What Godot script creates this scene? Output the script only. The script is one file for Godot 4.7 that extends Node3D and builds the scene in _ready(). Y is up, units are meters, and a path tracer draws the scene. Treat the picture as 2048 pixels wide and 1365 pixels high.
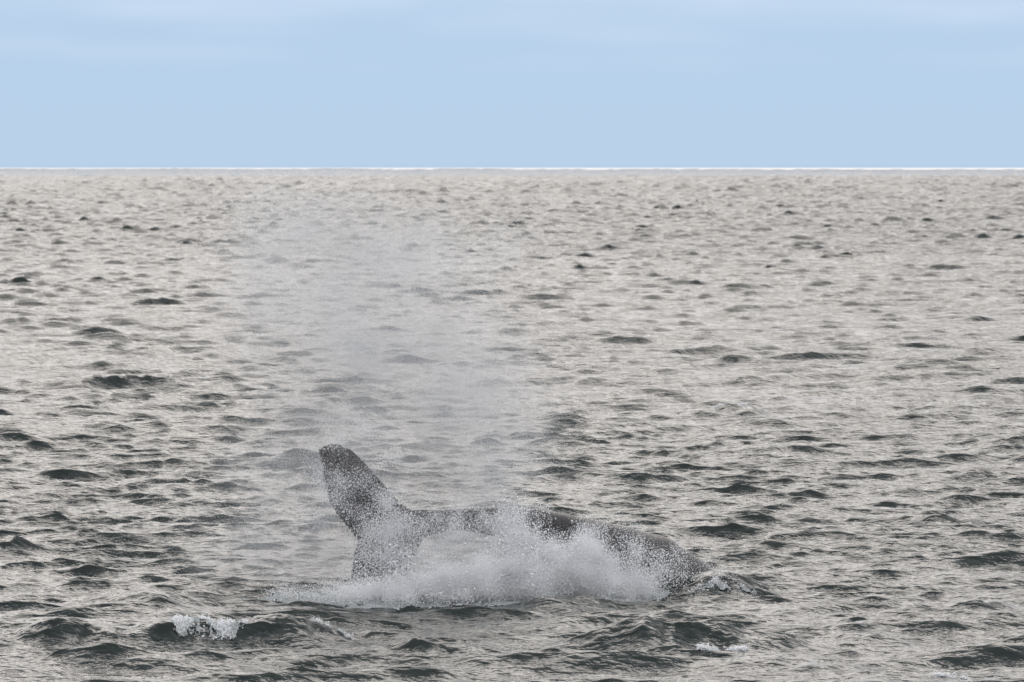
extends Node3D
# A right whale's tail fluke and back breaking a choppy sea, in a curtain of spray. Metres; the whale lies round the origin.

const EYE := Vector3(0.0, 9.4, 126.0)      # on the deck of a boat
const FOCAL := 11377.0                     # focal length in pixels of a 2048 pixel wide picture (200 mm lens)
const DIP := 0.03062                       # how far the lens looks down, radians
const NGRID := 512

var rng := RandomNumberGenerator.new()
var chop: PackedVector3Array               # wind waves, a 64 m tile
var ripple: PackedVector3Array             # wavelets, a 7 m tile
var gusts := FastNoiseLite.new()
var packets: Array = []                    # single waves: [x, z, half length, height, back width, front width, slant]


func _ready() -> void:
	rng.seed = 4711
	gusts.seed = 5
	gusts.frequency = 0.02
	camera_sky_and_sun()
	build_water()
	build_whale()
	build_foam()
	build_spray()


# ---------------------------------------------------------------- camera, sky, sun

func camera_sky_and_sun() -> void:
	var cam := Camera3D.new()
	cam.name = "camera"
	cam.position = EYE
	cam.rotation.x = -DIP
	cam.near = 1.0
	cam.far = 90000.0
	cam.fov = rad_to_deg(2.0 * atan(682.5 / FOCAL))
	var lens := CameraAttributesPhysical.new()
	lens.frustum_focal_length = 200.0
	lens.frustum_focus_distance = 126.0
	lens.frustum_near = 1.0
	lens.frustum_far = 90000.0
	lens.exposure_aperture = 4.0
	cam.attributes = lens
	add_child(cam)
	cam.current = true

	var env := Environment.new()
	env.background_mode = Environment.BG_SKY
	env.tonemap_mode = Environment.TONE_MAPPER_LINEAR
	env.tonemap_exposure = 1.0
	env.sdfgi_enabled = true
	env.ssao_enabled = true
	env.ssil_enabled = true
	env.volumetric_fog_enabled = true
	env.volumetric_fog_density = 0.0
	var sky := Sky.new()
	var pan := PanoramaSkyMaterial.new()
	pan.panorama = ImageTexture.create_from_image(sky_image())
	sky.sky_material = pan
	env.sky = sky
	var we := WorldEnvironment.new()
	we.name = "world_environment"
	we.environment = env
	add_child(we)

	var sun := DirectionalLight3D.new()
	sun.name = "veiled_sun"
	sun.light_color = Color(1.0, 0.965, 0.93)
	sun.light_energy = 0.2
	sun.light_angular_distance = 40.0
	sun.shadow_enabled = true
	sun.look_at_from_position(Vector3.ZERO, Vector3(0.10, -0.56, 0.82), Vector3.UP)   # before the lens, behind thin cloud
	add_child(sun)


func sky_image() -> Image:
	# clear blue strip along the horizon, thin cloud that thickens to a pale warm veil higher up
	var w := 4096
	var h := 2048
	var im := Image.create_empty(w, h, false, Image.FORMAT_RGBF)
	var n := FastNoiseLite.new()
	n.seed = 21
	n.frequency = 1.0
	n.fractal_octaves = 4
	for row in h:
		var el := 90.0 - (row + 0.5) * 180.0 / h
		if el <= 0.0:
			im.fill_rect(Rect2i(0, row, w, h - row), Color(0.45, 0.61, 0.79))
			break
		var low := Color(0.45, 0.61, 0.79)
		var c := low.lerp(Color(0.485, 0.64, 0.835), smoothstep(0.0, 1.6, el))
		var veil := Color(1.12, 1.075, 1.06).lerp(Color(1.05, 1.05, 1.07), smoothstep(12.0, 60.0, el)) * (1.0 + 0.45 * (1.0 - smoothstep(6.0, 11.0, el)))
		var share := smoothstep(1.3, 5.0, el)
		if el > 40.0:
			im.fill_rect(Rect2i(0, row, w, 1), veil)
			continue
		for col in w:
			var a := col * TAU / w
			var streak := n.get_noise_3d(cos(a) * 15.0, sin(a) * 15.0, 6.0 * log(0.5 + el) * 1.7)
			var s := clampf(share + maxf(0.0, streak + 0.12) * 0.10 * smoothstep(0.8, 1.3, el) * (1.0 - share), 0.0, 1.0)
			im.set_pixel(col, row, c.lerp(veil, s) * (1.0 + 0.12 * streak * share * smoothstep(40.0, 20.0, el)))
	return im


# ---------------------------------------------------------------- where a pixel of the 2048 x 1365 survey picture lies

func ray(px: float, py: float) -> Vector3:
	var d := Vector3((px - 1024.0) / FOCAL, -(py - 682.5) / FOCAL, -1.0)
	return d.rotated(Vector3.RIGHT, -DIP)


func on_sea(px: float, py: float) -> Vector3:
	var d := ray(px, py)
	return EYE + d * (-EYE.y / d.y)


func at_depth(px: float, py: float, z: float) -> Vector3:
	var d := ray(px, py)
	return EYE + d * ((z - EYE.z) / d.z)


# ---------------------------------------------------------------- the sea

func ocean(n: int, size: float, shortest: float, longest: float, peak: float, wind: float, focus: float, peaked: float, seed_: int) -> PackedVector3Array:
	# wind waves as the inverse Fourier transform of a random spectrum; (sideways x, height, sideways z), height of rms 1
	var r := RandomNumberGenerator.new()
	r.seed = seed_
	var hr := PackedFloat32Array()
	var hi := PackedFloat32Array()
	hr.resize(n * n)
	hi.resize(n * n)
	var wd := Vector2(cos(wind), sin(wind))
	for j in n:
		var kz := TAU / size * (j if j < n / 2 else j - n)
		for i in n:
			var kx := TAU / size * (i if i < n / 2 else i - n)
			var k := sqrt(kx * kx + kz * kz)
			if k < TAU / longest or k > TAU / shortest:
				continue
			var along := (kx * wd.x + kz * wd.y) / k
			var kp := TAU / peak / k
			var a := exp(-0.6 * kp * kp) / (k * k) * pow(absf(along), focus) * (1.0 if along > 0.0 else 0.35)
			a *= smoothstep(TAU / shortest, TAU / shortest * 0.7, k)
			hr[j * n + i] = r.randfn() * a
			hi[j * n + i] = r.randfn() * a
	var data := PackedVector4Array()
	data.resize(n * n)
	for j in n:
		var kz := TAU / size * (j if j < n / 2 else j - n)
		for i in n:
			var at := j * n + i
			var op := ((n - j) % n) * n + (n - i) % n
			var re := hr[at] + hr[op]
			var im := hi[at] - hi[op]
			if re == 0.0 and im == 0.0:
				continue
			var kx := TAU / size * (i if i < n / 2 else i - n)
			var k := sqrt(kx * kx + kz * kz)
			data[at] = Vector4(re * (1.0 + kx / k), im * (1.0 + kx / k), im * kz / k, -re * kz / k)
	var bits := int(round(log(n) / log(2.0)))
	var rev := PackedInt32Array()
	rev.resize(n)
	for i in n:
		var x := i
		var y := 0
		for b in bits:
			y = (y << 1) | (x & 1)
			x >>= 1
		rev[i] = y
	for pass_ in 2:
		var step := 1 if pass_ == 0 else n
		var line := n if pass_ == 0 else 1
		for row in n:
			var base := row * line
			for i in n:
				var j := rev[i]
				if j > i:
					var t := data[base + i * step]
					data[base + i * step] = data[base + j * step]
					data[base + j * step] = t
		var half := 1
		while half < n:
			var turn := PI / half
			for m in half:
				var c := cos(turn * m)
				var s := sin(turn * m)
				var first := m
				while first < n:
					var p := first * step
					var q := (first + half) * step
					for row in n:
						var v := data[q]
						v = v * c + Vector4(-v.y, v.x, -v.w, v.z) * s
						var u := data[p]
						data[p] = u + v
						data[q] = u - v
						p += line
						q += line
					first += half * 2
			half *= 2
	var sum := 0.0
	for v in data:
		sum += v.x * v.x
	var k := 1.0 / sqrt(sum / (n * n))
	var out := PackedVector3Array()
	out.resize(n * n)
	for i in n * n:
		var v := data[i]
		var h := v.x * k
		out[i] = Vector3(-v.y * k, h + peaked * (h * h - 1.0), -v.z * k)
	return out


func swell(x: float, z: float, dist: float) -> Vector3:
	# displacement of the sea's point that rests at (x, z)
	var u := (x + 0.31 * z + 700.0) * 8.0
	var v := (z + 2000.0) * 8.0
	if v < 0.0: v += 8192.0 * 64.0
	if u < 0.0: u += 8192.0 * 64.0
	var i := int(u)
	var j := int(v)
	u -= i
	v -= j
	var i1 := (i + 1) & 511
	i &= 511
	var j1 := ((j + 1) & 511) << 9
	j = (j & 511) << 9
	var a := chop[j + i].lerp(chop[j + i1], u).lerp(chop[j1 + i].lerp(chop[j1 + i1], u), v)
	var g := 1.0 + 0.55 * gusts.get_noise_2d(x, z * 0.6)
	a *= Vector3(0.043, 0.033, 0.043) * g
	u = (1700.0 - x + 0.12 * z) * 3.7
	v = (z + 4000.0) * 3.7
	if v < 0.0: v += 8192.0 * 64.0
	if u < 0.0: u += 8192.0 * 64.0
	i = int(u)
	j = int(v)
	u -= i
	v -= j
	i1 = (i + 1) & 511
	i &= 511
	j1 = ((j + 1) & 511) << 9
	j = (j & 511) << 9
	a += chop[j + i].lerp(chop[j + i1], u).lerp(chop[j1 + i].lerp(chop[j1 + i1], u), v) * Vector3(-0.08, 0.068, 0.08)
	if dist > 700.0:      # the longer swell that still shows far out
		var w := chop[((int(z * 1.3 + 9000.0 - 0.4 * x) + 65536) & 511) * 512 + ((int(x * 1.3 + 0.5 * z) + 131072) & 511)]
		a.y += w.y * 0.15 * smoothstep(700.0, 2600.0, dist)
	var fade := clampf(1.25 - dist / 900.0, 0.6, 1.0)
	a *= 1.0 + 1.8 * smoothstep(150.0, 1500.0, dist)   # the finer chop that the coarser mesh out there cannot hold
	u = (x - 0.23 * z + 900.0) * 73.142857
	v = (z + 3000.0) * 73.142857
	if v < 0.0: v += 8192.0 * 512.0
	if u < 0.0: u += 8192.0 * 512.0
	i = int(u)
	j = int(v)
	u -= i
	v -= j
	i1 = (i + 1) & 511
	i &= 511
	j1 = ((j + 1) & 511) << 9
	j = (j & 511) << 9
	return a + ripple[j + i].lerp(ripple[j + i1], u).lerp(ripple[j1 + i].lerp(ripple[j1 + i1], u), v) * (Vector3(0.017, 0.0125, 0.017) * (fade * g))


func packet(p: Array, x: float, z: float) -> Vector3:
	# a single crest, steep on the side that faces the boat
	var dx: float = x - p[0]
	var s: float = dx / p[2]
	if absf(s) > 1.0:
		return Vector3.ZERO
	var dz: float = z - p[1] - p[6] * dx + (0.4 + p[4] * 0.6) * gusts.get_noise_2d(x * 14.0, p[1] * 9.0)
	var t: float = dz / (p[5] * 1.6 if dz > 0.0 else p[4] * 1.7)
	if absf(t) > 3.4:
		return Vector3.ZERO
	var along := 0.95 * (1.0 - s * s) * sqrt(1.0 - s * s) * (1.0 + 0.7 * gusts.get_noise_2d(x * 25.0 + 500.0, z * 8.0))
	var h: float = p[3] * along * (exp(-sqrt(t * t + 0.012)) - 0.033)
	return Vector3(0.0, h, 0.6 * h)


func sea_point(x: float, z: float) -> Vector3:
	var p := Vector3(x, 0.0, z) + swell(x, z, EYE.z - z)
	for k in packets:
		p += packet(k, x, z)
	return p


func sea_height(x: float, z: float) -> float:
	var p := Vector2(x, z)
	var q := sea_point(x, z)
	for i in 5:
		p += Vector2(x - q.x, z - q.z) * 0.8
		q = sea_point(p.x, p.y)
	return q.y


func add_wave(px0: float, px1: float, py: float, height: float, back := 0.9, front := 0.5, slant := 0.0) -> void:
	var m := on_sea((px0 + px1) / 2.0, py)
	packets.append([m.x, m.z, (px1 - px0) / 2.0 / FOCAL * (EYE.z - m.z) * 1.5, height, back, front, slant])


func sheet(ds: PackedFloat32Array, ts: PackedFloat32Array, sink: float) -> Array:
	# a fan of the sea's surface: rows at the distances ds, columns at the slopes ts
	var nr := ds.size()
	var nc := ts.size()
	var pos := PackedVector3Array()
	var nor := PackedVector3Array()
	var uv := PackedVector2Array()
	pos.resize(nr * nc)
	nor.resize(nr * nc)
	uv.resize(nr * nc)
	for r in nr:
		var d := ds[r]
		var z := EYE.z - d
		var near: Array = []
		for k in packets:
			if absf(z - k[1]) < 3.0 + 6.0 * maxf(k[4], k[5]) + absf(k[6]) * 2.0 * k[2]:
				near.append(k)
		for c in nc:
			var x := d * ts[c]
			var p := Vector3(x, -sink, z) + swell(x, z, d)
			for k in near:
				p += packet(k, x, z)
			pos[r * nc + c] = p
			uv[r * nc + c] = Vector2(x + 0.17 * z, z) / 5.3
	for r in nr:
		var up := (r + 1 if r + 1 < nr else r) * nc
		var down := (r - 1 if r > 0 else r) * nc
		for c in nc:
			var a := pos[r * nc + (c + 1 if c + 1 < nc else c)] - pos[r * nc + (c - 1 if c > 0 else c)]
			nor[r * nc + c] = a.cross(pos[up + c] - pos[down + c]).normalized()
	var idx := PackedInt32Array()
	idx.resize((nr - 1) * (nc - 1) * 6)
	var n := 0
	for r in nr - 1:
		for c in nc - 1:
			var a := r * nc + c
			idx[n] = a
			idx[n + 1] = a + nc
			idx[n + 2] = a + 1
			idx[n + 3] = a + 1
			idx[n + 4] = a + nc
			idx[n + 5] = a + nc + 1
			n += 6
	var out := []
	out.resize(Mesh.ARRAY_MAX)
	out[Mesh.ARRAY_VERTEX] = pos
	out[Mesh.ARRAY_NORMAL] = nor
	out[Mesh.ARRAY_TEX_UV] = uv
	out[Mesh.ARRAY_INDEX] = idx
	return out


func growing(from: float, to: float, share: float) -> PackedFloat32Array:
	var a := PackedFloat32Array()
	var d := from
	while d < to:
		a.append(d)
		d *= 1.0 + share
	a.append(to)
	return a


func evenly(from: float, to: float, n: int) -> PackedFloat32Array:
	var a := PackedFloat32Array()
	for i in n + 1:
		a.append(lerpf(from, to, float(i) / n))
	return a


func ripple_normals() -> ImageTexture:
	var f := ocean(NGRID, 5.3, 0.03, 0.6, 0.5, 1.65, 1.6, 0.2, 99)
	var im := Image.create_empty(NGRID, NGRID, false, Image.FORMAT_RGB8)
	var k := 0.0065 * NGRID / 5.3 / 2.0
	for j in NGRID:
		for i in NGRID:
			var dx := (f[j * NGRID + (i + 1) % NGRID].y - f[j * NGRID + (i + NGRID - 1) % NGRID].y) * k
			var dz := (f[((j + 1) % NGRID) * NGRID + i].y - f[((j + NGRID - 1) % NGRID) * NGRID + i].y) * k
			var v := Vector3(-dx, -dz, 1.0).normalized() * 0.5 + Vector3(0.5, 0.5, 0.5)
			im.set_pixel(i, j, Color(v.x, v.y, v.z))
	return ImageTexture.create_from_image(im)


func build_water() -> void:
	chop = ocean(NGRID, 64.0, 0.4, 16.0, 2.6, 1.72, 3.0, 0.12, 11)
	ripple = ocean(NGRID, 7.0, 0.14, 1.6, 1.2, 1.45, 2.5, 0.1, 12)
	# the crests that stand out in the photograph
	add_wave(-160, 480, 1290, 0.52, 1.0, 0.45, 0.03)
	add_wave(420, 800, 1284, 0.58, 1.0, 0.45, -0.05)
	add_wave(600, 1100, 1318, 0.36, 0.9, 0.4, 0.1)
	add_wave(1170, 1560, 1302, 0.55, 1.2, 0.7, 0.12)
	add_wave(1440, 1720, 1340, 0.26, 0.8, 0.4, 0.35)
	add_wave(1000, 1210, 1212, 0.32, 0.8, 0.45, 0.0)
	add_wave(200, 400, 1206, 0.34, 0.9, 0.5, 0.1)
	add_wave(470, 720, 1212, 0.28, 0.8, 0.45, 0.0)
	add_wave(1340, 1520, 1190, 0.34, 1.0, 1.1, 0.5)
	add_wave(1600, 1800, 1280, 0.26, 0.8, 0.45, 0.1)
	add_wave(1800, 2060, 1225, 0.30, 0.8, 0.5, 0.0)
	add_wave(-40, 460, 778, 0.62, 1.2, 0.8, 0.0)
	add_wave(1370, 1540, 834, 0.6, 1.2, 0.8, 0.0)
	add_wave(1830, 1980, 1048, 0.46, 0.9, 0.5, 0.0)
	add_wave(1950, 2080, 890, 0.4, 0.9, 0.5, -0.1)
	add_wave(60, 260, 546, 0.12, 1.4, 0.9, 0.02)
	add_wave(-20, 80, 1105, 0.35, 0.8, 0.5, 0.0)

	add_wave(440, 1330, 1206, -0.26, 1.6, 2.2, 0.0)   # the hollow that the whale has thrown the water out of

	add_wave(1450, 1720, 480, 0.3, 1.4, 0.9, 0.0)
	add_wave(1660, 1950, 540, 0.34, 1.4, 0.9, 0.03)
	add_wave(1390, 1520, 580, 0.36, 1.2, 0.9, 0.0)
	add_wave(430, 640, 636, 0.35, 1.4, 0.9, 0.0)
	add_wave(260, 350, 612, 0.3, 1.2, 0.8, 0.0)
	add_wave(1020, 1120, 600, 0.25, 1.2, 0.8, 0.0)
	add_wave(1480, 1640, 915, 0.4, 0.9, 0.5, 0.0)

	var m := StandardMaterial3D.new()
	m.resource_name = "sea_water"
	m.albedo_color = Color(0.010, 0.018, 0.018).linear_to_srgb()
	m.roughness = 0.1
	m.metallic_specular = 0.35
	m.normal_enabled = true
	m.normal_texture = ripple_normals()
	m.normal_scale = 1.0
	var mesh := ArrayMesh.new()
	mesh.add_surface_from_arrays(Mesh.PRIMITIVE_TRIANGLES, sheet(growing(99.0, 200.0, 0.0007), evenly(-0.105, 0.105, 400), 0.0))
	mesh.add_surface_from_arrays(Mesh.PRIMITIVE_TRIANGLES, sheet(growing(199.7, 600.0, 0.0011), evenly(-0.105, 0.105, 330), 0.0))
	mesh.add_surface_from_arrays(Mesh.PRIMITIVE_TRIANGLES, sheet(growing(599.0, 1500.0, 0.0012), evenly(-0.105, 0.105, 300), 0.0))
	mesh.add_surface_from_arrays(Mesh.PRIMITIVE_TRIANGLES, sheet(growing(1498.0, 5500.0, 0.0013), evenly(-0.105, 0.105, 270), 0.0))
	mesh.add_surface_from_arrays(Mesh.PRIMITIVE_TRIANGLES, sheet(growing(5490.0, 14000.0, 0.004), evenly(-0.105, 0.105, 240), 0.0))
	mesh.add_surface_from_arrays(Mesh.PRIMITIVE_TRIANGLES, sheet(growing(13900.0, 60000.0, 0.02), evenly(-1.2, 1.2, 240), 0.3))
	mesh.add_surface_from_arrays(Mesh.PRIMITIVE_TRIANGLES, sheet(growing(5490.0, 14000.0, 0.02), evenly(0.1045, 1.2, 100), 0.3))
	mesh.add_surface_from_arrays(Mesh.PRIMITIVE_TRIANGLES, sheet(growing(5490.0, 14000.0, 0.02), evenly(-1.2, -0.1045, 100), 0.3))
	mesh.add_surface_from_arrays(Mesh.PRIMITIVE_TRIANGLES, sheet(growing(60.0, 5500.0, 0.012), evenly(0.1045, 1.2, 130), 0.03))
	mesh.add_surface_from_arrays(Mesh.PRIMITIVE_TRIANGLES, sheet(growing(60.0, 5500.0, 0.012), evenly(-1.2, -0.1045, 130), 0.03))
	mesh.add_surface_from_arrays(Mesh.PRIMITIVE_TRIANGLES, sheet(evenly(-60.0, 92.5, 200), PackedFloat32Array([-3.0, 3.0]), 0.6))
	mesh.add_surface_from_arrays(Mesh.PRIMITIVE_TRIANGLES, sheet(growing(59.0, 99.1, 0.004), evenly(-0.105, 0.105, 200), 0.0))
	var far := m.duplicate()
	far.normal_scale = 1.7     # stands in for the wavelets that the coarser mesh out there cannot hold
	var farthest := m.duplicate()
	farthest.normal_scale = 3.5
	for s in mesh.get_surface_count():
		mesh.surface_set_material(s, farthest if s in [4, 5, 6, 7] else far if s in [2, 3] else m)
	var sea := MeshInstance3D.new()
	sea.name = "sea"
	sea.mesh = mesh
	sea.set_meta("kind", "structure")
	sea.set_meta("label", "choppy grey green sea reaching to the horizon")
	add_child(sea)

	# far out, the sun glint along the horizon, painted as a matt white belt
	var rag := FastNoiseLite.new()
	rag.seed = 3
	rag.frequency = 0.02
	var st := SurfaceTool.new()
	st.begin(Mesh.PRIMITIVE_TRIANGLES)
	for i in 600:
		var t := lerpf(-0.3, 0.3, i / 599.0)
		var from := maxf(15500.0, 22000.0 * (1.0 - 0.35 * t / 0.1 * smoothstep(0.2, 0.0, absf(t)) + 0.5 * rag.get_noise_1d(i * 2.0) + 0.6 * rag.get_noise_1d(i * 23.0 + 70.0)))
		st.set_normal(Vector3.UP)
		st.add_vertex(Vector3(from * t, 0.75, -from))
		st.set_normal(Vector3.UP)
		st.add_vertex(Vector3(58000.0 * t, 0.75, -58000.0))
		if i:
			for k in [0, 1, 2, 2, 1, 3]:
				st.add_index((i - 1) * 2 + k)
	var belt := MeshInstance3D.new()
	belt.name = "distant_glint"
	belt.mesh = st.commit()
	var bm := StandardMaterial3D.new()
	bm.resource_name = "painted_glint"
	bm.albedo_color = Color(0.80, 0.81, 0.82).linear_to_srgb()  # the glint's brightness is put into this base colour
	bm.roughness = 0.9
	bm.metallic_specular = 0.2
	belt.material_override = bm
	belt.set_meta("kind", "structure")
	belt.set_meta("label", "thin bright glint on the far water along the horizon, painted as a white belt")
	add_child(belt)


# ---------------------------------------------------------------- the whale

const BODY := [[848, 1046, 25, 0.0], [900, 1041, 21, 0.0], [950, 1041, 24, 0.0], [1000, 1046, 30, 0.0], [1060, 1055, 39, -0.05], [1120, 1076, 49, -0.1], [1180, 1099, 60, -0.15],
	[1240, 1126, 73, -0.2], [1300, 1158, 88, -0.3], [1350, 1206, 100, -0.4], [1410, 1276, 112, -0.5], [1480, 1370, 120, -0.6], [1540, 1450, 120, -0.6]]
const FLUKE := [[632, 903], [650, 893], [674, 890], [705, 905], [740, 939], [775, 979], [800, 1007], [826, 1022], [862, 1028], [866, 1068], [848, 1076], [836, 1098], [824, 1128], [815, 1165], [806, 1215], [785, 1265],
	[750, 1300], [716, 1306], [704, 1290], [699, 1240], [700, 1190], [702, 1150], [706, 1110], [714, 1086], [712, 1078], [692, 1054], [672, 1030], [656, 1004], [647, 972], [643, 940], [637, 918]]
const PX := 90.3                            # pixels a metre at the whale

var body_p := PackedVector3Array()
var body_r := PackedFloat32Array()
var outline := PackedVector2Array()


func local(px: float, py: float) -> Vector3:
	return at_depth(px, py, 0.0)


func fluke_lean(p: Vector3) -> float:
	var y := p.y - outline_mid.y
	var x := p.x - outline_mid.x
	return -0.10 * y * y * signf(y) * 0.6 - 0.22 * y + 0.16 * x + 0.05


var outline_mid := Vector2.ZERO


func whale_field(p: Vector3) -> float:
	var d := 1e9
	for i in body_p.size() - 1:
		var a := body_p[i]
		if p.x < a.x - 2.2 or p.x > body_p[i + 1].x + 2.2:
			continue
		var ab := body_p[i + 1] - a
		var t := clampf((p - a).dot(ab) / ab.length_squared(), 0.0, 1.0)
		var q := p - a - ab * t
		d = minf(d, q.length() - lerpf(body_r[i], body_r[i + 1], t))
	if p.x > 0.5 * (outline_mid.x) + 0.6:
		return d
	var f := p2(p)
	if d > 1e8:
		return f
	var h := maxf(0.16 - absf(d - f), 0.0) / 0.16
	return minf(d, f) - h * h * 0.16 * 0.25


func p2(p: Vector3) -> float:
	var best := 1e9
	var inside := false
	var n := outline.size()
	var q := Vector2(p.x, p.y)
	var b := outline[n - 1]
	for i in n:
		var a := outline[i]
		var e := b - a
		var w := q - a
		best = minf(best, (w - e * clampf(w.dot(e) / e.length_squared(), 0.0, 1.0)).length_squared())
		if (a.y > q.y) != (b.y > q.y) and q.x < e.x * (q.y - a.y) / e.y + a.x:
			inside = not inside
		b = a
	var d := sqrt(best) * (-1.0 if inside else 1.0)
	var z := absf(p.z - fluke_lean(p))
	var root := 1.0 - smoothstep(0.0, 2.0, Vector2(q - outline_mid).length())
	var thick := 0.045 + (0.10 + 0.16 * root) * smoothstep(0.0, 0.6, -d)
	d += 0.045
	if d > 0.0:
		return sqrt(d * d + z * z) - 0.045
	return (z - thick) * 0.85


func net(lo: Vector3, cell: float, nx: int, ny: int, nz: int, st: SurfaceTool) -> void:
	# surface nets: one vertex in each cell that the surface crosses
	var f := PackedFloat32Array()
	f.resize(nx * ny * nz)
	for k in nz:
		for j in ny:
			for i in nx:
				f[(k * ny + j) * nx + i] = whale_field(lo + Vector3(i, j, k) * cell)
	var ids := PackedInt32Array()
	ids.resize(nx * ny * nz)
	ids.fill(-1)
	var count := 0
	var steps := [0, 1, nx, nx + 1, nx * ny, nx * ny + 1, nx * ny + nx, nx * ny + nx + 1]
	for k in nz - 1:
		for j in ny - 1:
			for i in nx - 1:
				var at := (k * ny + j) * nx + i
				var s := 0
				for e in 8:
					if f[at + steps[e]] < 0.0:
						s += 1
				if s == 0 or s == 8:
					continue
				var sum := Vector3.ZERO
				var n := 0
				for e in 8:
					for bit in 3:
						if e & (1 << bit):
							continue
						var o := e | (1 << bit)
						var a := f[at + steps[e]]
						var b := f[at + steps[o]]
						if (a < 0.0) == (b < 0.0):
							continue
						var pa := Vector3(e & 1, (e >> 1) & 1, e >> 2)
						var pb := Vector3(o & 1, (o >> 1) & 1, o >> 2)
						sum += pa.lerp(pb, a / (a - b))
						n += 1
				var p := lo + (Vector3(i, j, k) + sum / n) * cell
				ids[at] = count
				count += 1
				var g := Vector3(whale_field(p + Vector3(0.02, 0, 0)) - whale_field(p - Vector3(0.02, 0, 0)), whale_field(p + Vector3(0, 0.02, 0)) - whale_field(p - Vector3(0, 0.02, 0)), whale_field(p + Vector3(0, 0, 0.02)) - whale_field(p - Vector3(0, 0, 0.02)))
				st.set_normal(g.normalized())
				st.add_vertex(p)
	var axes := [1, nx, nx * ny]
	for k in range(1, nz - 1):
		for j in range(1, ny - 1):
			for i in range(1, nx - 1):
				var at := (k * ny + j) * nx + i
				for ax in 3:
					if (f[at] < 0.0) == (f[at + axes[ax]] < 0.0):
						continue
					var u: int = axes[(ax + 1) % 3]
					var v: int = axes[(ax + 2) % 3]
					var q := [ids[at], ids[at - u], ids[at - u - v], ids[at - v]]
					if q.min() < 0:
						continue
					if f[at] < 0.0:
						q.reverse()
					for t in [0, 1, 2, 0, 2, 3]:
						st.add_index(q[t])


func build_whale() -> void:
	for b in BODY:
		var p := local(b[0], b[1])
		body_p.append(Vector3(p.x, p.y, b[3]))
		body_r.append(b[2] / PX)
	for b in FLUKE:
		var p := local(b[0], b[1])
		outline.append(Vector2(p.x, p.y))
	var mid := local(800, 1050)
	outline_mid = Vector2(mid.x, mid.y)
	var st := SurfaceTool.new()
	st.begin(Mesh.PRIMITIVE_TRIANGLES)
	var lo := Vector3(-4.6, -1.7, -1.4)
	var cell := 0.05
	# the fluke reaches no further than x = -1.5, the back widens towards the head
	net(lo, cell, 196, 104, 46, st)
	var whale := MeshInstance3D.new()
	whale.name = "whale"
	whale.mesh = st.commit()
	var m := StandardMaterial3D.new()
	m.resource_name = "wet_whale_skin"
	var blotch := NoiseTexture2D.new()
	blotch.width = 512
	blotch.height = 512
	blotch.seamless = true
	var bn := FastNoiseLite.new()
	bn.seed = 8
	bn.frequency = 0.012
	bn.fractal_octaves = 5
	blotch.noise = bn
	var ramp := Gradient.new()
	ramp.set_color(0, Color(0.018, 0.018, 0.021).linear_to_srgb())
	ramp.set_color(1, Color(0.046, 0.045, 0.05).linear_to_srgb())
	blotch.color_ramp = ramp
	m.albedo_texture = blotch
	m.uv1_triplanar = true
	m.uv1_scale = Vector3(0.8, 0.8, 0.8)
	m.roughness = 0.32
	m.metallic_specular = 0.4
	var bump := NoiseTexture2D.new()
	bump.width = 512
	bump.height = 512
	bump.seamless = true
	var fn := FastNoiseLite.new()
	fn.seed = 9
	fn.frequency = 0.06
	fn.fractal_octaves = 4
	bump.noise = fn
	m.heightmap_enabled = true
	m.heightmap_texture = bump
	m.heightmap_scale = 2.0
	whale.mesh.surface_set_material(0, m)
	whale.set_meta("label", "dark grey whale rolling on its side, fluke raised above the splash")
	whale.set_meta("category", "whale")
	add_child(whale)


# ---------------------------------------------------------------- foam on the water

func foam_material() -> StandardMaterial3D:
	var m := StandardMaterial3D.new()
	m.resource_name = "foam"
	var froth := NoiseTexture2D.new()
	froth.width = 512
	froth.height = 512
	froth.seamless = true
	var fn := FastNoiseLite.new()
	fn.seed = 15
	fn.noise_type = FastNoiseLite.TYPE_CELLULAR
	fn.frequency = 0.05
	fn.fractal_octaves = 3
	froth.noise = fn
	var ramp := Gradient.new()
	ramp.set_color(0, Color(0.10, 0.12, 0.125).linear_to_srgb())
	ramp.set_color(1, Color(0.74, 0.77, 0.80).linear_to_srgb())
	froth.color_ramp = ramp
	m.albedo_texture = froth
	m.uv1_triplanar = true
	m.uv1_scale = Vector3(0.9, 0.9, 0.9)
	m.roughness = 0.7
	m.metallic_specular = 0.35
	return m


var foam: StandardMaterial3D


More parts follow.
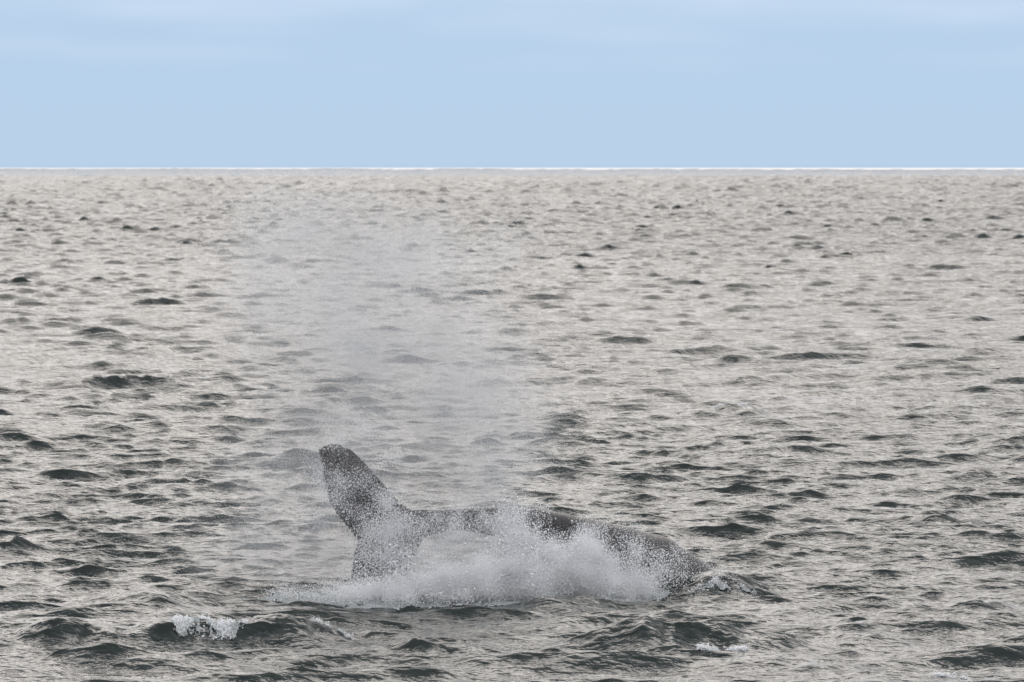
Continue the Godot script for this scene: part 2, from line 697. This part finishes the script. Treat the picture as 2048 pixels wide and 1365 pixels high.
func foam_sheet(x0: float, x1: float, cell: float, spine: Callable, half: Callable, thick: float, bare: float, seed_: int) -> ArrayMesh:
	# a lumpy, holed skin of bubbles that lies on the water along a spine z = spine(x), as wide as half(x) to either side
	var big := FastNoiseLite.new()
	big.seed = seed_
	big.frequency = 2.2
	big.fractal_octaves = 4
	var small := FastNoiseLite.new()
	small.seed = seed_ + 1
	small.frequency = 6.0
	small.fractal_octaves = 2
	var nx := int((x1 - x0) / cell) + 1
	var nv := 9
	for i in nx:
		nv = maxi(nv, int(2.0 * half.call(x0 + i * cell) / (cell * 1.6)) + 1)
	var pos := PackedVector3Array()
	var keep := PackedByteArray()
	for i in nx:
		var x := x0 + i * cell
		var w: float = half.call(x)
		var zc: float = spine.call(x)
		for j in nv:
			var v := 2.0 * j / (nv - 1) - 1.0
			var z := zc + v * w
			var n := big.get_noise_2d(x, z * 0.35) + 0.45 * small.get_noise_2d(x, z * 0.35)
			var edge := 1.0 - v * v
			var full := n + edge * 0.9 - bare
			var roll := thick * clampf(full * 1.6, 0.0, 1.0) * pow(edge, 0.6)
			pos.append(Vector3(x + 0.03 * small.get_noise_2d(z * 3.0, x), sea_height(x, z) + 0.012 + roll * (0.8 + 0.5 * big.get_noise_2d(x * 1.6 + 9.0, z * 0.5)) + 0.04 * clampf(full * 3.0, 0.0, 1.0) * small.get_noise_2d(x * 2.0, z * 0.8), z + 0.05 * small.get_noise_2d(x * 2.0 + 40.0, z * 2.0)))
			keep.append(1 if full > 0.0 and w > 0.01 else 0)
	var st := SurfaceTool.new()
	st.begin(Mesh.PRIMITIVE_TRIANGLES)
	st.set_smooth_group(0)
	for p in pos:
		st.add_vertex(p)
	for i in nx - 1:
		for j in nv - 1:
			var a := i * nv + j
			if keep[a] + keep[a + 1] + keep[a + nv] + keep[a + nv + 1] < 3:
				continue
			for t in [a, a + nv, a + 1, a + 1, a + nv, a + nv + 1]:
				st.add_index(t)
	st.generate_normals()
	return st.commit()


func whitecap(px0: float, px1: float, py: float, width: float, thick: float, bare: float, seed_: int, label: String) -> void:
	var a := on_sea(px0, py)
	var b := on_sea(px1, py)
	var long := b.x - a.x
	var spine := func(x): return a.z + 0.12 * sin(x * 2.3 + seed_)
	var half := func(x): return width * sqrt(maxf(0.0, sin(PI * (x - a.x) / long)))
	var o := Node3D.new()
	o.name = "whitecap"
	o.set_meta("label", label)
	o.set_meta("category", "whitecap")
	add_child(o, true)
	var skin := MeshInstance3D.new()
	skin.name = "foam_skin"
	skin.mesh = foam_sheet(a.x, b.x, 0.022, spine, half, thick * 0.35, minf(bare + 0.1, 0.9), seed_)
	skin.material_override = foam
	skin.set_meta("kind", "stuff")
	o.add_child(skin)
	# bubbles and flung drops along the top of the roller
	var r := RandomNumberGenerator.new()
	r.seed = seed_
	var lumps := FastNoiseLite.new()
	lumps.seed = seed_ + 7
	lumps.frequency = 2.4
	var mm := MultiMesh.new()
	mm.transform_format = MultiMesh.TRANSFORM_3D
	mm.mesh = bubbles
	var where: Array[Transform3D] = []
	var tries := 0
	while where.size() < int(330.0 * long * width / (0.6 + bare)) and tries < 20000:
		tries += 1
		var x := r.randf_range(a.x, b.x)
		var v := clampf(r.randfn() * 0.45, -1.0, 1.0)
		var z: float = spine.call(x) + v * half.call(x)
		var n := lumps.get_noise_2d(x, z * 0.4)
		if n + 0.25 < bare * r.randf():
			continue
		var h := thick * (0.35 + n) * (1.0 - v * v) * r.randf()
		where.append(Transform3D(Basis.from_euler(Vector3(r.randf() * TAU, r.randf() * TAU, 0.0)) * r.randf_range(0.6, 1.15), Vector3(x, sea_height(x, z) + maxf(h, 0.0) + 0.01, z)))
	mm.instance_count = where.size()
	for i in where.size():
		mm.set_instance_transform(i, where[i])
	var froth := MultiMeshInstance3D.new()
	froth.name = "froth"
	froth.multimesh = mm
	froth.material_override = drops
	froth.set_meta("kind", "stuff")
	o.add_child(froth)


var bubbles: ArrayMesh
var drops: StandardMaterial3D


func build_foam() -> void:
	foam = foam_material()
	bubbles = cluster(36, 0.035, 0.006, 0.02, 9)
	drops = StandardMaterial3D.new()
	drops.resource_name = "water_drops"
	drops.albedo_color = Color(0.95, 0.97, 1.0).linear_to_srgb()
	drops.roughness = 0.9
	drops.metallic_specular = 0.3
	whitecap(346, 492, 1290, 0.62, 0.15, 0.45, 31, "thick white foam tumbling down the front of the nearest long wave")
	whitecap(1396, 1496, 1316, 0.34, 0.10, 0.5, 32, "small white foam patch on the shoulder of the dark nearby wave")
	whitecap(620, 712, 1284, 0.2, 0.05, 1.8, 33, "thin broken foam along a dark wave crest below the splash")
	whitecap(1428, 1492, 832, 0.5, 0.12, 1.0, 34, "small white breaking crest on a distant wave behind the whale")
	whitecap(1860, 2060, 1358, 0.30, 0.05, 1.8, 35, "long thin line of foam at the bottom edge of the photo")
	whitecap(1376, 1512, 1192, 0.22, 0.03, 3.0, 37, "thin foam on the smooth wave at the right end of the whale's back")
	var a := on_sea(470, 1205)
	var b := on_sea(1340, 1190)
	var o := MeshInstance3D.new()
	o.name = "splash_foam"
	o.mesh = foam_sheet(a.x, b.x, 0.05, func(x): return 1.7 - 0.2 * (x - a.x) / (b.x - a.x), func(x): return 1.9 * pow(maxf(0.0, sin(PI * clampf((x - a.x) / (b.x - a.x), 0.0, 1.0))), 0.5), 0.06, 0.40, 36)
	o.material_override = foam
	o.set_meta("kind", "stuff")
	o.set_meta("label", "churned white foam lying on the water round the whale's tail")
	add_child(o)


# ---------------------------------------------------------------- spray

func cluster(n: int, sigma: float, small: float, large: float, seed_: int) -> ArrayMesh:
	# a loose ball of single drops, each a little octahedron
	var r := RandomNumberGenerator.new()
	r.seed = seed_
	var pos := PackedVector3Array()
	var nor := PackedVector3Array()
	var idx := PackedInt32Array()
	var six := [Vector3.RIGHT, Vector3.LEFT, Vector3.UP, Vector3.DOWN, Vector3.BACK, Vector3.FORWARD]
	var faces := [0, 2, 4, 2, 1, 4, 1, 3, 4, 3, 0, 4, 2, 0, 5, 1, 2, 5, 3, 1, 5, 0, 3, 5]
	for i in n:
		var c := Vector3(r.randfn(), r.randfn(), r.randfn()) * sigma
		var s := small * pow(large / small, pow(r.randf(), 2.2))
		var turn := Basis.from_euler(Vector3(r.randf() * TAU, r.randf() * TAU, 0.0))
		var st := pos.size()
		for v in six:
			var d := turn * (v as Vector3)
			pos.append(c + d * s * r.randf_range(0.75, 1.25))
			nor.append(d)
		for k in range(0, 24, 3):
			idx.append(st + faces[k])
			idx.append(st + faces[k + 2])
			idx.append(st + faces[k + 1])
	var a := []
	a.resize(Mesh.ARRAY_MAX)
	a[Mesh.ARRAY_VERTEX] = pos
	a[Mesh.ARRAY_NORMAL] = nor
	a[Mesh.ARRAY_INDEX] = idx
	var m := ArrayMesh.new()
	m.add_surface_from_arrays(Mesh.PRIMITIVE_TRIANGLES, a)
	return m


func scatter(called: String, label: String, drop: ArrayMesh, clouds: Array, clump: float, pitch: float, seed_: int, m: Material) -> void:
	# clouds: [x px, y px, x spread px, y spread px, depth, depth spread, how many, lean]
	var r := RandomNumberGenerator.new()
	r.seed = seed_
	var wisps := FastNoiseLite.new()
	wisps.seed = seed_
	wisps.frequency = pitch
	wisps.fractal_octaves = 3
	var where: Array[Transform3D] = []
	for c in clouds:
		var made := 0
		var tries := 0
		while made < c[6] and tries < c[6] * 12:
			tries += 1
			var gy := r.randfn()
			var z: float = c[4] + r.randfn() * c[5]
			var px: float = c[0] + r.randfn() * c[2] + gy * c[7]
			var py: float = c[1] + gy * c[3]
			var p := at_depth(px, py, 0.0)
			p.z = z
			if p.y < 0.0 or absf(gy) > 2.6:
				continue
			if wisps.get_noise_3d(p.x, p.y * 1.2, p.z * 0.5) * clump < r.randf_range(-0.5, 0.5):
				continue
			made += 1
			where.append(Transform3D(Basis.from_euler(Vector3(r.randf() * TAU, r.randf() * TAU, r.randf() * TAU)) * r.randf_range(0.75, 1.3), p))
	var mm := MultiMesh.new()
	mm.transform_format = MultiMesh.TRANSFORM_3D
	mm.mesh = drop
	mm.instance_count = where.size()
	for i in where.size():
		mm.set_instance_transform(i, where[i])
	var o := MultiMeshInstance3D.new()
	o.name = called
	o.multimesh = mm
	o.material_override = m
	o.set_meta("kind", "stuff")
	o.set_meta("label", label)
	add_child(o, true)


func build_spray() -> void:
	var m := drops
	var fine := cluster(520, 0.26, 0.0018, 0.0046, 1)
	var mid := cluster(340, 0.13, 0.0035, 0.011, 2)
	var coarse := cluster(190, 0.13, 0.005, 0.014, 3)
	scatter("spray_mist", "tall pale curtain of fine mist drifting above the whale's tail", fine, [
		[760, 680, 130, 130, -2.0, 2.0, 1250, 40.0],
		[640, 600, 80, 80, -2.5, 1.5, 480, 10.0],
		[930, 820, 90, 110, -1.5, 1.5, 620, -20.0],
		[700, 950, 150, 100, -1.5, 1.3, 560, 0.0],
		[560, 1080, 120, 70, -1.0, 1.2, 330, 0.0],
		[880, 510, 110, 50, -2.5, 1.5, 260, 0.0],
		[990, 960, 55, 60, -0.6, 0.5, 150, 0.0],
		[600, 480, 110, 60, -2.5, 1.5, 330, 20.0],
		[900, 1120, 60, 40, 0.6, 0.5, 250, 0.0],
	], 1.2, 0.5, 41, m)
	scatter("splash_spray", "dense white splash thrown up along the whale's flank", mid, [
		[1050, 1158, 80, 24, 1.5, 0.4, 650, 0.0],
		[1145, 1142, 40, 26, 1.5, 0.35, 380, 0.0],
		[1185, 1108, 18, 18, 1.3, 0.3, 80, 0.0],
		[1110, 1100, 14, 18, 1.3, 0.3, 70, 0.0],
		[1222, 1158, 32, 12, 1.5, 0.35, 150, 0.0],
		[1280, 1173, 30, 7, 1.5, 0.3, 45, 0.0],
		[960, 1170, 80, 20, 1.6, 0.4, 260, 0.0],
		[1030, 1080, 24, 36, 0.9, 0.3, 120, 0.0],
		[790, 1198, 90, 8, 1.8, 0.5, 130, 0.0],
		[680, 950, 45, 55, 0.6, 0.3, 26, 0.0],
		[900, 1042, 90, 18, 0.6, 0.3, 24, 0.0],
		[1325, 1115, 60, 22, 1.3, 0.25, 9, 40.0],
		[1150, 1050, 70, 14, 0.9, 0.25, 12, 30.0],
		[745, 1184, 45, 12, 1.8, 0.4, 90, 0.0],
		[800, 1201, 120, 5, 2.7, 0.4, 120, 0.0],
		[1080, 1196, 120, 4, 2.3, 0.4, 80, 0.0],
		[630, 1194, 60, 7, 1.5, 0.5, 30, 0.0],
	], 1.5, 1.6, 42, m)
	scatter("flying_drops", "scattered bright water drops flying in front of the fluke and back", coarse, [
		[770, 1120, 40, 50, 0.6, 0.25, 110, 0.0],
		[810, 1065, 35, 30, 0.6, 0.25, 55, 0.0],
		[720, 1000, 60, 70, 0.6, 0.25, 22, 0.0],
		[670, 930, 30, 40, 0.6, 0.25, 8, 0.0],
		[950, 1050, 70, 24, 0.6, 0.25, 35, 0.0],
		[1180, 1085, 90, 26, 1.2, 0.3, 9, 40.0],
		[1290, 1110, 60, 22, 1.3, 0.3, 5, 35.0],
		[1310, 1120, 40, 22, 1.4, 0.2, 8, 0.0],
		[1380, 1150, 40, 10, 1.4, 0.2, 8, 0.0],
	], 1.0, 1.5, 43, m)
	scatter("flung_drops", "large single drops and torn scraps of water flung off the top of the splash", cluster(14, 0.17, 0.011, 0.03, 4), [
		[1110, 1085, 90, 22, 1.5, 0.3, 34, 30.0],
		[1030, 1060, 30, 40, 1.2, 0.3, 14, 0.0],
		[780, 1140, 50, 40, 1.3, 0.3, 26, 0.0],
		[950, 1150, 90, 30, 1.8, 0.3, 30, 0.0],
		[1290, 1145, 50, 16, 1.7, 0.2, 14, 25.0],
		[720, 1195, 110, 10, 2.2, 0.3, 26, 0.0],
	], 0.6, 1.5, 44, m)
	build_mist()


func build_mist() -> void:
	# the finest spray hangs as thin smoke-like banks
	var root := Node3D.new()
	root.name = "mist"
	root.set_meta("kind", "stuff")
	root.set_meta("label", "faint drifting haze of the finest spray above the splash")
	add_child(root)
	var r := RandomNumberGenerator.new()
	r.seed = 77
	var banks := [[700, 560, 150, 90, 0.05], [620, 500, 120, 70, 0.06], [680, 440, 120, 60, 0.06], [480, 640, 110, 110, 0.04], [770, 640, 190, 130, 0.05], [850, 760, 170, 120, 0.06], [620, 760, 170, 120, 0.05], [930, 860, 120, 110, 0.07], [720, 880, 200, 110, 0.06],
		[560, 900, 170, 120, 0.05], [640, 1040, 200, 110, 0.06], [900, 1000, 150, 110, 0.07], [980, 1060, 100, 100, 0.06], [520, 1120, 170, 60, 0.07], [800, 470, 160, 60, 0.04], [960, 700, 110, 120, 0.04], [1040, 900, 70, 150, 0.025], [1000, 800, 150, 170, 0.03], [700, 1140, 190, 50, 0.10]]
	for b in banks:
		var fog := FogVolume.new()
		fog.name = "mist_bank"
		fog.shape = RenderingServer.FOG_VOLUME_SHAPE_ELLIPSOID
		fog.size = Vector3(2.0 * b[2] / PX, 2.0 * b[3] / PX, r.randf_range(2.4, 3.6))
		fog.position = at_depth(b[0], b[1], 0.0) + Vector3(0.0, 0.0, r.randf_range(-2.6, -0.8))
		fog.rotation.z = r.randf_range(-0.5, 0.5)
		var fm := FogMaterial.new()
		fm.resource_name = "fine_spray"
		fm.albedo = Color(0.97, 0.98, 1.0)
		fm.density = b[4] * 1.05
		fog.material = fm
		root.add_child(fog, true)
